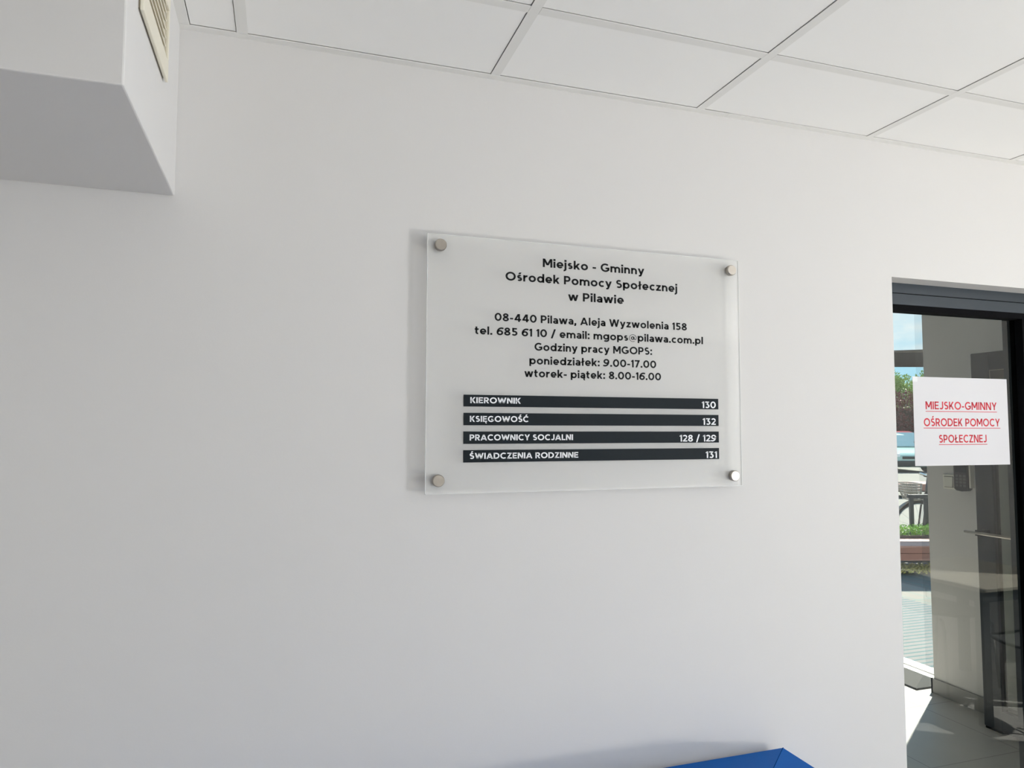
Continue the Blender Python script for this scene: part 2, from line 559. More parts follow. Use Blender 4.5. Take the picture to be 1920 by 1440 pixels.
# ------------------------------------------------------------------ lettering: monoline sans drawn as strokes
T_ = .2
def glyphs(t):
    h = t / 2
    x_ = .735
    def V(x, y0, y1): return ('q', [(x - h, y0), (x + h, y0), (x + h, y1), (x - h, y1)])
    def Hh(y, x0, x1): return ('q', [(x0, y - h * .94), (x1, y - h * .94), (x1, y + h * .94), (x0, y + h * .94)])
    def D(x0, y0, x1, y1, k=1.0):
        L = math.hypot(x1 - x0, y1 - y0)
        w_ = h * k * L / max(abs(y1 - y0), 1e-4)
        return ('q', [(x0 - w_, y0), (x0 + w_, y0), (x1 + w_, y1), (x1 - w_, y1)])
    def A(cx, cy, rx, ry, a0, a1, k=1.0):
        n = max(6, int(abs(a1 - a0) / 9))
        I, O = [], []
        for i in range(n + 1):
            a = math.radians(a0 + (a1 - a0) * i / n)
            c, s = math.cos(a), math.sin(a)
            nx, ny = c / max(rx, 1e-3), s / max(ry, 1e-3)
            L = math.hypot(nx, ny)
            nx, ny = nx / L * h * k, ny / L * h * k
            I.append((cx + rx * c - nx, cy + ry * s - ny)); O.append((cx + rx * c + nx, cy + ry * s + ny))
        return ('s', I, O)
    def Q(x, y, w_=None):
        w_ = w_ or h * 1.12
        return ('q', [(x - w_, y - w_), (x + w_, y - w_), (x + w_, y + w_), (x - w_, y + w_)])
    def S(W, Hg):
        mid = .52 * Hg
        ru, rl = (Hg - h - mid) / 2, (mid - h) / 2
        return [A(W / 2, Hg - h - ru, W / 2 - h - .03, ru, 38, 270), A(W / 2, h + rl, W / 2 - h, rl, 90, -142)]
    def acute(x, y): return D(x, y, x + .11, y + .21)
    def ogonek(x): return A(x + .04, -.09, .1, .1, 100, 290, .7)
    def bowl(W, y0, y1, xs_): return [Hh(y1 - h, h, xs_), Hh(y0 + h, h, xs_), A(xs_, (y0 + y1) / 2, W - h - xs_, (y1 - y0) / 2 - h, -90, 90)]
    G = {}
    G[' '] = (.25, [])
    G['M'] = (.96, [V(h, 0, 1), V(.96 - h, 0, 1), D(h + .02, 1, .48, .25), D(.96 - h - .02, 1, .48, .25)])
    G['I'] = (t, [V(h, 0, 1)])
    G['E'] = (.64, [V(h, 0, 1), Hh(h, h, .64), Hh(1 - h, h, .63), Hh(.51, h, .58)])
    G['Ę'] = (.64, G['E'][1] + [ogonek(.5)])
    G['J'] = (.56, [V(.56 - h, .28, 1), A(.25, .29, .31 - h, .29 - h, 0, -145)])
    G['S'] = (.66, S(.66, 1))
    G['Ś'] = (.66, S(.66, 1) + [acute(.3, 1.07)])
    G['K'] = (.73, [V(h, 0, 1), D(.13, .30, .63, 1), D(.31, .56, .64, 0)])
    G['O'] = (1.02, [A(.51, .5, .51 - h, .5 - h + .012, 0, 360)])
    G['C'] = (.86, [A(.5, .5, .5 - h, .5 - h + .012, 47, 313)])
    G['Ć'] = (.86, G['C'][1] + [acute(.46, 1.07)])
    G['G'] = (.93, [A(.5, .5, .5 - h, .5 - h + .012, 47, 320), V(.93 - h, .16, .53), Hh(.53 - h, .52, .93)])
    G['N'] = (.82, [V(h, 0, 1), V(.82 - h, 0, 1), D(h + .03, 1, .82 - h - .03, 0)])
    G['Y'] = (.80, [D(.09, 1, .4, .40), D(.71, 1, .4, .40), V(.4, 0, .45)])
    G['P'] = (.69, [V(h, 0, 1)] + bowl(.69, .32, 1, .37))
    G['R'] = (.72, [V(h, 0, 1)] + bowl(.70, .35, 1, .38) + [D(.38, .40, .62, 0)])
    G['D'] = (.86, [V(h, 0, 1)] + bowl(.86, 0, 1, .36))
    G['L'] = (.58, [V(h, 0, 1), Hh(h, h, .58)])
    G['Ł'] = (.62, [V(h + .06, 0, 1), Hh(h, h + .06, .62), D(.0, .38, .36, .66)])
    G['Z'] = (.72, [Hh(1 - h, .05, .70), Hh(h, .02, .72), D(.115, .06, .605, .94)])
    G['W'] = (1.22, [D(.085, 1, .34, 0), D(.61, 1, .34, 0), D(.61, 1, .88, 0), D(1.135, 1, .88, 0)])
    G['A'] = (.92, [D(.09, 0, .46, 1), D(.83, 0, .46, 1), Hh(.27, .2, .72)])
    G['i'] = (t, [V(h, 0, x_), Q(h, .93)])
    G['j'] = (t, [V(h, -.06, x_), Q(h, .93), A(-.08, -.06, .08 + h, .16, 0, -95)])
    G['e'] = (.70, [A(.35, x_ / 2, .35 - h, x_ / 2 - h + .01, 0, 318), Hh(x_ / 2 - .03, .1, .70)])
    G['s'] = (.52, S(.52, x_))
    G['ś'] = (.52, S(.52, x_) + [acute(.24, .80)])
    G['k'] = (.63, [V(h, 0, 1.03), D(.13, .20, .53, x_), D(.29, .42, .54, 0)])
    G['o'] = (.74, [A(.37, x_ / 2, .37 - h, x_ / 2 - h + .01, 0, 360)])
    G['n'] = (.64, [V(h, 0, x_), A(.32, x_ - h - .25, .32 - h, .25, 0, 170), V(.64 - h, 0, x_ - h - .25)])
    G['m'] = (1.06, [V(h, 0, x_), A((h + .53) / 2, x_ - h - .22, (.53 - h) / 2, .22, 0, 170), V(.53, 0, x_ - h - .22),
                     A((.53 + 1.06 - h) / 2, x_ - h - .22, (.53 - h) / 2, .22, 0, 175), V(1.06 - h, 0, x_ - h - .22)])
    G['y'] = (.68, [D(.085, x_, .36, .02), D(.595, x_, .25, -.22), Hh(-.22 + h * .6, .09, .27)])
    G['r'] = (.43, [V(h, 0, x_), A(.42, x_ - h - .27, .42 - h, .27, 88, 180)])
    G['d'] = (.74, [A(.36, x_ / 2, .36 - h, x_ / 2 - h + .01, 0, 360), V(.74 - h, 0, 1.03)])
    G['p'] = (.74, [A(.38, x_ / 2, .36 - h, x_ / 2 - h + .01, 0, 360), V(h, -.24, x_)])
    G['g'] = (.74, [A(.36, x_ / 2 + .02, .36 - h, x_ / 2 - h - .01, 0, 360), V(.74 - h, 0, x_), A(.36, -.01, .38 - h, .25 - h, 0, -142)])
    G['c'] = (.62, [A(.36, x_ / 2, .36 - h, x_ / 2 - h + .01, 48, 312)])
    G['ł'] = (.34, [V(.17, 0, 1.03), D(.02, .40, .32, .66)])
    G['l'] = (t, [V(h, 0, 1.03)])
    G['z'] = (.57, [Hh(x_ - h, .03, .55), Hh(h, .0, .57), D(.11, .06, .46, x_ - .06)])
    G['a'] = (.60, [V(.60 - h, 0, .48), A(.29, x_ - h - .2, .31 - h, .2, 0, 148), A(.3, .225, .3 - h, .225 - h + .01, 0, 360)])
    G['ą'] = (.60, G['a'][1] + [ogonek(.5)])
    G['w'] = (1.0, [D(.08, x_, .285, 0), D(.5, x_, .285, 0), D(.5, x_, .715, 0), D(.92, x_, .715, 0)])
    G['t'] = (.45, [V(.18, .2, .95), Hh(x_ - h, .0, .43), A(.34, .22, .16, .22 - h, 180, 285)])
    G['0'] = (.78, [A(.39, .5, .39 - h, .5 - h + .012, 0, 360)])
    G['1'] = (.34, [V(.34 - h, 0, 1), ('q', [(.0, .83), (.34 - h, .94), (.34 - h, 1), (.17, 1)]), ('q', [(0, .83), (.03, .72), (.26, .80), (.26, .94)])])
    G['2'] = (.66, [A(.32, .71, .32 - h, .29 - h, 158, -32), D(.14, .13, .50, .53), Hh(h, .01, .66)])
    G['3'] = (.66, [Hh(1 - h, .05, .60), D(.30, .55, .48, .92), A(.32, .31, .33 - h, .31 - h, 95, -142)])
    G['4'] = (.78, [V(.55, 0, 1), Hh(.28, .03, .78), D(.12, .28, .50, 1)])
    G['5'] = (.68, [Hh(1 - h, .09, .61), V(.09 + h, .5, 1), A(.32, .325, .35 - h, .325 - h, 130, -145)])
    G['6'] = (.72, [A(.36, .325, .36 - h, .325 - h + .01, 0, 360), A(.54, .36, .54 - h, .64 - h, 180, 62)])
    G['7'] = (.66, [Hh(1 - h, .03, .66), D(.22, 0, .55, .95)])
    G['8'] = (.70, [A(.35, .275, .35 - h, .275 - h + .01, 0, 360), A(.35, .74, .31 - h, .26 - h + .005, 0, 360)])
    G['9'] = (.72, [A(.36, .675, .36 - h, .325 - h + .01, 0, 360), A(.18, .64, .54 - h, .64 - h, 0, -118)])
    G['-'] = (.38, [Hh(.37, .01, .37)])
    G['.'] = (t * 1.15, [Q(h * 1.15, h * 1.12)])
    G[':'] = (t * 1.15, [Q(h * 1.15, h * 1.12), Q(h * 1.15, x_ - h * 1.12)])
    G[','] = (t * 1.15, [Q(h * 1.15, h * 1.12), D(.05, -.15, .12, .02)])
    G['/'] = (.52, [D(.07, -.12, .45, 1.08)])
    G['@'] = (.98, [A(.49, .40, .45, .47, 0, 300, .28), A(.45, .40, .15, .17, 0, 360, .55), ('q', [(.60, .22), (.68, .22), (.68, .60), (.60, .60)]),
                    A(.78, .36, .12, .13, 180, 360, .4)])
    return G

GL = {}
def text_mesh(b, s, x0, x1, z, cap, y, thick, t=T_, track=.115, rz=0.0, fit=True):
    """writes string s on the plane y, from x0 to x1, baseline z, cap height cap, raised by thick towards -y"""
    key = round(t, 3)
    if key not in GL: GL[key] = glyphs(t)
    G = GL[key]
    W = 0.0
    for i, ch in enumerate(s):
        W += G[ch][0] + (track if i < len(s) - 1 else 0)
    k = (x1 - x0) / W if fit else cap
    u = 0.0
    for ch in s:
        wd, pr = G[ch]
        for p in pr:
            if p[0] == 'q':
                quads = [p[1]]
            else:
                I, O = p[1], p[2]
                quads = [[I[i], O[i], O[i + 1], I[i + 1]] for i in range(len(I) - 1)]
            for q in quads:
                b.prism([(x0 + (u + a) * k, z + rz * (u + a) * k + c * cap) for a, c in q], lambda a, c, w_: Vector((a, w_, c)), y - thick, y + .00005)
        u += wd + track

# ------------------------------------------------------------------ acrylic information sign on stand-offs
SXc, SZc = 0.767, 1.785
sign = tag(empty('information_sign', (SXc, 0, SZc)), 'clear acrylic office sign with black lettering and four dark room strips on the white wall', 'sign')
sx0, sx1, sz0, sz1 = 0.3262, 1.2090, 1.4715, 2.0985
PT = .006
YB, YP = -.022, -.028           # back and front of the panel
b = MB().box(sx0 - SXc + .0009, sx1 - SXc - .0009, YP, YB, sz0 - SZc + .0009, sz1 - SZc - .0009)
b.build('panel', 'acrylic', sign)
b = MB()
for x0, x1, z0, z1 in ((sx0, sx0 + .0009, sz0, sz1), (sx1 - .0009, sx1, sz0, sz1), (sx0, sx1, sz1 - .0009, sz1), (sx0, sx1, sz0, sz0 + .0009)):
    b.box(x0 - SXc, x1 - SXc, YP, YB, z0 - SZc, z1 - SZc)
tag(b.build('polished_edge', 'edge_acrylic', sign), 'pale polished rim of the panel')
for x, z in ((.3575, 2.0705), (1.1805, 2.0675), (.3565, 1.5035), (1.1800, 1.4995)):
    p = Vector((x - SXc, 0, z - SZc))
    r = MB()
    r.cyl(p + Vector((0, YB, 0)), p + Vector((0, 0, 0)), .0125, seg=32)
    so = r.build('standoff', 'brushed_steel', sign)
    c = MB()
    prof = [(.0, .0145), (.0085, .0145), (.0105, .0130), (.0108, .0)]
    prev = None
    for d, rr in prof:
        ring = [c.bm.verts.new((p.x + rr * math.cos(2 * PI * i / 36), YP - d, p.z + rr * math.sin(2 * PI * i / 36))) for i in range(36)] if rr > 0 else None
        if prev and ring:
            for i in range(36):
                f = c.bm.faces.new([prev[i], prev[(i + 1) % 36], ring[(i + 1) % 36], ring[i]])
        elif prev:
            c.bm.faces.new(prev)
        prev = ring
    c.build('cap', 'brushed_steel', so)
LINES = [('Miejsko - Gminny', .6233, .9119, 2.0372, .0218), ('Ośrodek Pomocy Społecznej', .5239, 1.0119, 1.9966, .0218), ('w Pilawie', .6931, .8508, 1.9552, .0218),
         ('08-440 Pilawa, Aleja Wyzwolenia 158', .4960, 1.0403, 1.8935, .0196), ('tel. 685 61 10 / email: mgops@pilawa.com.pl', .4452, 1.0902, 1.8580, .0196),
         ('Godziny pracy MGOPS:', .6009, .9333, 1.8232, .0196), ('poniedziałek: 9.00-17.00', .5872, .9452, 1.7884, .0196), ('wtorek- piątek: 8.00-16.00', .5744, .9594, 1.7560, .0196)]
for s, a, c_, z, cap in LINES:
    b = MB()
    text_mesh(b, s, a - SXc, c_ - SXc, z - SZc, cap, YP, .0003)
    b.build('lettering', 'vinyl_black', sign)
STRIPS = [('KIEROWNIK', '130', 1.6806, 1.7092, .4346, .5635, 1.0827, 1.1267), ('KSIĘGOWOŚĆ', '132', 1.6352, 1.6652, .4338, .5846, 1.0847, 1.1259),
          ('PRACOWNICY SOCJALNI', '128 / 129', 1.5902, 1.6200, .4336, .7041, 1.0127, 1.1259), ('ŚWIADCZENIA RODZINNE', '131', 1.5455, 1.5752, .4335, .7184, 1.0926, 1.1280)]
for name, num, z0, z1, a, c_, n0, n1 in STRIPS:
    st = MB().box(.4182 - SXc, 1.1350 - SXc, YP - .0015, YP + .00002, z0 - SZc, z1 - SZc).build('name_strip', 'strip_dark', sign)
    b = MB()
    text_mesh(b, name, a - SXc, c_ - SXc, z0 + .0082 - SZc, .0146, YP - .0015, .0003, t=.205)
    tag(b.build('lettering', 'vinyl_white', st), 'white lettering')
    b = MB()
    text_mesh(b, num, n0 - SXc, n1 - SXc, z0 + .0030 - SZc, .0180, YP - .0015, .0003, t=.185)
    tag(b.build('lettering', 'vinyl_white', st), 'white room number')

# ------------------------------------------------------------------ paper notice taped to the door glass
PX, PZ, PY = 2.1755, 1.653, .0965
pap = tag(empty('paper_notice', (PX, PY, PZ)), 'white paper notice with three underlined red lines taped to the door glass', 'notice')
b = MB()
n = 12
c4 = [(1.9650, 1.7993), (2.3859, 1.8004), (2.3867, 1.5063), (1.9637, 1.5072)]
b.prism([(x - PX, z - PZ) for x, z in c4], lambda u, v, w_: Vector((u, w_, v)), -.0008, 0)
b.build('sheet', 'paper', pap)
for s, a, c_, z, u0, u1, uz in (('MIEJSKO-GMINNY', 2.0160, 2.3340, 1.6927, 2.0155, 2.3346, 1.6850), ('OŚRODEK POMOCY', 2.0062, 2.3458, 1.6370, 2.0046, 2.3471, 1.6300),
                            ('SPOŁECZNEJ', 2.0690, 2.2815, 1.5824, 2.0684, 2.2841, 1.5752)):
    b = MB()
    text_mesh(b, s, a - PX, c_ - PX, z - PZ, .0262, -.0008, .00025, t=.175, track=.12)
    b.box(u0 - PX, u1 - PX, -.00105, -.00075, uz - PZ, uz - PZ + .0020)
    tag(b.build('lettering', 'ink_red', pap), 'red underlined lettering')
for x, z in ((1.974, 1.792),):
    MB().box(x - .011 - PX, x + .011 - PX, -.0012, -.0007, z - .009 - PZ, z + .008 - PZ).build('tape', 'tape', pap)

# ------------------------------------------------------------------ air vent on the bulkhead side
vy0, vy1, vz0, vz1 = -.451, -.197, 2.303, 2.490
vent = tag(empty('air_vent', (SX, (vy0 + vy1) / 2, vz0)), 'cream plastic louvred air vent on the side of the bulkhead', 'vent')
oy, oz = (vy0 + vy1) / 2, vz0
def vb(m_, x0, x1, y0, y1, z0, z1): m_.box(x0, x1, y0 - oy, y1 - oy, z0 - oz, z1 - oz)
iy0, iy1, iz0, iz1 = vy0 + .032, vy1 - .009, vz0 + .042, vz1 - .045
b = MB()
for y0, y1, z0, z1 in ((vy0, vy1, vz0, iz0), (vy0, vy1, iz1, vz1), (vy0, iy0, iz0, iz1), (iy1, vy1, iz0, iz1)):
    vb(b, .003, .009, y0, y1, z0, z1)
b.build('frame', 'vent_plastic', vent, bevel=.0015)
b = MB(); vb(b, 0, .0035, vy0 + .006, vy1 - .006, vz0 + .006, vz1 - .006)
b.build('backing', 'vent_inner', vent)
for i in range(6):
    z = iz0 + .012 + i * .0165
    mtx = Matrix.Translation((.0055, 0, z - oz)) @ Matrix.Rotation(math.radians(38), 4, 'Y')
    MB().box(-.005, .005, iy0 - oy + .002, iy1 - oy - .034, -.0009, .0009, mtx).build('slat', 'vent_plastic', vent)

# ------------------------------------------------------------------ blue upholstered bench along the wall
BX1, BX0, BYB, BZ = 1.325, -.55, -.028, .757
bench = tag(empty('upholstered_bench', ((BX0 + BX1) / 2, -.4, 0)), 'blue vinyl upholstered bench standing against the white wall under the sign', 'bench')
bx, by = (BX0 + BX1) / 2, -.4
def hipped(x0, x1, y0, y1, z0, z1, crown, ins):
    """padded block whose top rises over mitred seams"""
    b = MB()
    lo = [(x0, y0), (x1, y0), (x1, y1), (x0, y1)]
    hi = [(x0 + ins, y0 + ins), (x1 - ins, y0 + ins), (x1 - ins, y1 - ins), (x0 + ins, y1 - ins)]
    A = [b.bm.verts.new((x, y, z0)) for x, y in lo]
    B = [b.bm.verts.new((x, y, z1)) for x, y in lo]
    C = [b.bm.verts.new((x, y, z1 + crown)) for x, y in hi]
    b.bm.faces.new(list(reversed(A)))
    for i in range(4):
        j = (i + 1) % 4
        b.bm.faces.new([A[i], A[j], B[j], B[i]])
        b.bm.faces.new([B[i], B[j], C[j], C[i]])
    b.bm.faces.new(C)
    return b, B, C
def loc(x0, x1, y0, y1): return x0 - bx, x1 - bx, y0 - by, y1 - by
b, Bv, Cv = hipped(*loc(BX0, BX1, BYB - .30, BYB), .42, BZ, .034, .149)
bc = [v.co.copy() for v in Bv]; cc = [v.co.copy() for v in Cv]
br = b.build('backrest', 'blue_vinyl', bench, bevel=.004, bseg=3)
for p, q in zip(bc, cc):
    MB().tube([p - Vector((0, 0, .0006)), q - Vector((0, 0, .0006))], .0010, 6).build('seam', 'blue_piping', br)
b, Bv, Cv = hipped(*loc(BX0, BX1, BYB - .76, BYB - .302), .26, .43, .015, .1)
b.build('seat', 'blue_vinyl', bench, bevel=.006, bseg=3)
b = MB().box(*loc(BX0 + .03, BX1 - .03, BYB - .69, BYB - .01), .20, .258); b.build('base', 'black_plastic', bench)
b = MB().box(*loc(BX0 + .03, BX1 - .03, BYB - .27, BYB - .01), .259, .418); b.build('back_support', 'black_plastic', bench)
for x in (BX0 + .12, BX1 - .12):
    for y in (BYB - .62, BYB - .1):
        MB().cyl((x - bx, y - by, 0), (x - bx, y - by, .2), .02, seg=16).build('leg', 'chrome', bench)

# ------------------------------------------------------------------ vestibule behind the door
VX, VYJ = 3.87, 1.735           # its outer wall, and the near jamb of the entrance opening
EY1, EZ = 3.05, 2.62
b = MB()
b.box(VX, VX + .30, .2, VYJ, 0, 2.95)
b.box(VX, VX + .30, EY1, 3.4, 0, 2.95)
b.box(VX, VX + .30, VYJ, EY1, EZ, 2.95)
tag(b.build('wall_vestibule', 'wall_paint'), 'white side wall of the entrance behind the glass door', 'wall', kind='structure')
b = MB().box(1.0, VX, 3.2, 3.4, 0, 2.95); tag(b.build('wall_vestibule_end', 'wall_paint'), 'white end wall of the entrance', 'wall', kind='structure')
b = MB().box(.8, 1.0, .2, 3.4, 0, 2.95); tag(b.build('wall_vestibule_left', 'wall_paint'), 'white inner wall of the entrance', 'wall', kind='structure')
b = MB().box(.8, VX + .3, .2, 3.4, 2.80, 2.95); tag(b.build('ceiling_vestibule', 'wall_paint'), 'white ceiling of the entrance', 'ceiling', kind='structure')
b = MB().box(VX - .012, VX, .2, VYJ + .012, 0, .088)
b.box(VX - .012, VX + .12, VYJ, VYJ + .012, 0, .088)
tag(b.build('baseboard_vestibule', 'baseboard_grey'), 'grey tile baseboard below the white entrance wall', 'baseboard', kind='structure')
# entrance door: threshold profile and a glazed leaf slid aside
d2 = tag(empty('door_2', (VX + .2, VYJ, 0)), 'bright glazed entrance opening with a metal threshold', 'door', kind='structure')
b = MB()
b.box(-.02, .035, 0, EY1 - VYJ, .0005, .012); b.box(.045, .06, 0, EY1 - VYJ, .0005, .016); b.box(.07, .16, 0, EY1 - VYJ, .0005, .010)
b.build('threshold', 'threshold', d2)
b = MB().box(.055, .063, 0.004, .285, .02, EZ - .03); b.build('glass_pane', 'side_glass', d2)
b = MB().box(.03, .09, 0.004, EY1 - VYJ, EZ - .04, EZ - .002); b.build('track', 'grey_plastic', d2)
o = MB().box(3.80, 4.045, 1.80, 3.0, .0005, .011).build('doormat', 'doormat')
tag(o, 'speckled grey entrance doormat beside the metal threshold', 'doormat')

# light switch and keypad on the entrance wall
sw = tag(empty('light_switch', (VX, 1.576, 1.306)), 'square white rocker light switch on the entrance wall left of the keypad', 'light switch')
MB().box(-.009, 0, -.041, .041, -.0435, .0435).build('plate', 'white_plastic', sw, bevel=.003)
MB().box(-.0098, -.0088, -.0315, .0315, -.0335, .0335).build('frame_gap', 'switch_gap', sw)
mtx = Matrix.Translation((-.012, 0, 0)) @ Matrix.Rotation(math.radians(4), 4, 'Y')
MB().box(-.004, .004, -.028, .028, -.030, .030, mtx).build('rocker', 'white_plastic', sw, bevel=.0015)
kp = tag(empty('keypad', (VX, 1.475, 1.34)), 'black door entry keypad on the entrance wall below the paper notice', 'keypad')
b = MB()
pr = [(-.047, .10), (-.047, -.068), (-.034, -.079), (.0, -.083), (.034, -.079), (.047, -.068), (.047, .10)]
b.prism(pr, lambda u, v, w_: Vector((w_, u, v)), -.036, 0)
b.build('housing', 'black_plastic', kp, bevel=.004)
MB().box(-.0375, -.0355, -.034, .034, .03, .08).build('display', 'strip_dark', kp)
for r_ in range(4):
    for c_ in range(3):
        MB().box(-.0385, -.0355, -.034 + c_ * .024, -.016 + c_ * .024, -.055 + r_ * .019, -.042 + r_ * .019).build('key', 'chair_shell', kp)
MB().box(-.03, 0, -.058, -.0485, -.060, .10).build('side_rail', 'white_plastic', kp)

# dark glazed door leaf standing open in the entrance
lf = tag(empty('glazed_door_leaf', (3.69, 1.27, 0)), 'dark framed glass door leaf standing open before the white entrance wall', 'door')
LY0, LT, LH = -1.02, .048, 2.05
def lb(m_, x0, x1, y0, y1, z0, z1): m_.box(x0, x1, y0, y1, z0, z1)
b = MB().box(0, LT, -.105, 0, .012, LH); b.build('stile', 'anthracite', lf, bevel=.004)
b = MB().box(0, LT, LY0, LY0 + .10, .012, LH); b.build('stile', 'anthracite', lf, bevel=.004)
b = MB().box(0, LT, LY0 + .10, -.105, LH - .30, LH); b.build('top_rail', 'anthracite', lf)
b = MB().box(0, LT, LY0 + .10, -.105, .012, .12); b.build('bottom_rail', 'anthracite', lf)
b = MB().box(.018, .030, LY0 + .10, -.105, .12, LH - .30); b.build('glass_pane', 'leaf_glass', lf)
MB().box(.004, LT - .004, -.10, -.005, 0, .012).build('bottom_seal', 'gasket', lf)
MB().box(.004, LT - .004, LY0 + .005, LY0 + .1, 0, .012).build('bottom_seal', 'gasket', lf)
b = MB()
b.tube([(-.065, .02, 1.058), (-.068, -.10, 1.060), (-.068, LY0 + .07, 1.060)], .0085, 12)
pb = b.build('push_bar', 'brushed_steel', lf)
MB().box(-.07, 0, -.075, -.045, 1.045, 1.075).build('bracket', 'dark_metal', pb)
MB().box(-.07, 0, LY0 + .08, LY0 + .11, 1.045, 1.075).build('bracket', 'dark_metal', pb)
# small notice stuck on the leaf
nt = tag(empty('framed_notice', (3.69, 1.09, 1.86)), 'dim framed notice on the upper part of the dark open door leaf', 'notice')
MB().box(-.006, -.0005, -.075, .065, -.10, .09).build('backing', 'poster_dark', nt)
b = MB()
for y0, y1, z0, z1 in ((-.075, .065, .086, .09), (-.075, .065, -.10, -.096), (-.075, -.071, -.10, .09), (.061, .065, -.10, .09)):
    b.box(-.009, -.0055, y0, y1, z0, z1)
b.build('frame', 'poster_pale', nt)
b = MB()
for k in range(5):
    pts = [(-.0065, -.012 - .052 * math.sin(.5 + i * .22), .068 - k * .026 - .012 * math.cos(i * .3) - i * .001) for i in range(8)]
    b.tube(pts, .0022, 5)
b.build('pattern', 'poster_pale', nt)

# ------------------------------------------------------------------ furniture of the waiting room that the door glass mirrors
tb = tag(empty('square_table', (4.065, -1.43, 0)), 'square table with pale wooden top mirrored in the door glass', 'table')
MB().box(-.405, .405, -.40, .40, .732, .75).build('tabletop', 'table_wood', tb, bevel=.002)
b = MB()
for x0, x1, y0, y1 in ((-.39, .39, -.385, -.365), (-.39, .39, .365, .385), (-.39, -.37, -.365, .365), (.37, .39, -.365, .365)):
    b.box(x0, x1, y0, y1, .675, .7318)
b.build('apron', 'table_edge', tb)
for x in (-.36, .36):
    for y in (-.355, .355):
        MB().box(x - .025, x + .025, y - .025, y + .025, 0, .6745).build('leg', 'table_edge', tb)
def make_chair():
    r = empty('chair')
    b = MB()
    N = 10
    top = [[None] * (N + 1) for _ in range(N + 1)]
    for lay, dz in ((0, 0.0), (1, -.012)):
        for i in range(N + 1):
            for j in range(N + 1):
                u, v = i / N * 2 - 1, j / N * 2 - 1
                x, y = .21 * u * math.sqrt(1 - .35 * v * v), .21 * v * math.sqrt(1 - .35 * u * u)
                z = .445 + .02 * (u * u) + .012 * v * v + dz
                vert = b.bm.verts.new((x, y, z))
                if lay == 0: top[i][j] = [vert]
                else: top[i][j].append(vert)
    for k in (0, 1):
        for i in range(N):
            for j in range(N):
                b.bm.faces.new([top[i][j][k], top[i + 1][j][k], top[i + 1][j + 1][k], top[i][j + 1][k]])
    ring = [(i, 0) for i in range(N)] + [(N, j) for j in range(N)] + [(i, N) for i in range(N, 0, -1)] + [(0, j) for j in range(N, 0, -1)]
    for a, c_ in zip(ring, ring[1:] + ring[:1]):
        b.bm.faces.new([top[a[0]][a[1]][0], top[c_[0]][c_[1]][0], top[c_[0]][c_[1]][1], top[a[0]][a[1]][1]])
    b.build('seat', 'chair_shell', r, smooth=True)
    b = MB()
    for i in range(9):
        a0, a1 = [-.20 + .40 * q / 9 for q in (i, i + 1)]
        f = lambda a: -.215 - .03 * (1 - (a / .2) ** 2)
        b.prism([(a0, f(a0)), (a1, f(a1)), (a1, f(a1) - .012), (a0, f(a0) - .012)], lambda u, v, w_: Vector((u, v - (w_ - .62) * .15, w_)), .60, .80)
    b.build('backrest', 'chair_shell', r)
    for s in (-1, 1):
        MB().tube([(s * .17, .15, .435), (s * .185, .175, .425), (s * .20, .20, .39), (s * .215, .225, 0.0)], .009, 8).build('leg', 'chrome', r)
        MB().tube([(s * .17, -.15, .435), (s * .185, -.175, .425), (s * .20, -.20, .39), (s * .215, -.235, 0.0)], .009, 8).build('leg', 'chrome', r)
        MB().tube([(s * .15, -.16, .44), (s * .16, -.245, .46), (s * .16, -.248, .55), (s * .16, -.256, .63)], .008, 8).build('back_support', 'chrome', r)
    return r
ch = make_chair()
ch.location = (4.12, -1.70, 0)
tag(ch, 'dark shell chair on metal legs at the far side of the mirrored table', 'chair', 'chairs at the square table')
ch2 = copy_tree(ch)
ch2.location = (3.985, -.965, 0)
ch2.rotation_euler = (0, 0, PI)
ch2['label'] = 'dark shell chair on metal legs at the near side of the mirrored table'

# ------------------------------------------------------------------ outdoors
o = MB().box(4.17, 5.75, -9.0, 9.0, -.14, -.004).build('floor_terrace', 'deck_board')
tag(o, 'pale boarded terrace outside the entrance', 'terrace', kind='structure')
o = MB().box(5.75, 70, -20, 70, -.2, -.006).build('ground', 'paving')
tag(o, 'sunlit pale paving beyond the terrace', 'paving', kind='structure')

FWD = Vector((.311, .950, 0)).normalized()       # horizontal view axis
LAT = Vector((.950, -.311, 0)).normalized()
def spot(px, dep, z=0.0):
    """a point out in the yard: dep metres ahead of the viewpoint, px columns aside"""
    return Vector((CAM.x, CAM.y, 0)) + FWD * dep + LAT * ((px - 960) / 1317.85 * dep) + Vector((0, 0, z))
YAW = math.atan2(LAT.y, LAT.x)

def planter(name, px, dep, L, W, label):
    r = tag(empty(name, spot(px, dep), YAW), label, 'planter', 'timber planters in the yard')
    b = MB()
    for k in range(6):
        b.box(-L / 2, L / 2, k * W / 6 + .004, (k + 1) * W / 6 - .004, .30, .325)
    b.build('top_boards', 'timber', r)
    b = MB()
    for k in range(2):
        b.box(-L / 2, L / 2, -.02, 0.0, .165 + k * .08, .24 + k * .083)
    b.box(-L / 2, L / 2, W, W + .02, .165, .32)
    b.build('side_boards', 'timber_shaded', r)
    MB().box(-L / 2 + .02, L / 2 - .02, .002, W - .002, .14, .298).build('core', 'void_dark', r)
    for x in (-L / 2 + .3, L / 2 - .3):
        MB().box(x - .1, x + .1, .1, W - .1, 0, .1398).build('leg', 'dark_metal', r)
    return r
planter('planter_bench', 1726, 7.92, 3.0, .74, 'nearer red-brown timber planter with a clipped green hedge')
planter('planter_bench', 1760, 16.6, 4.0, .8, 'farther red-brown timber planter beyond the bicycle')

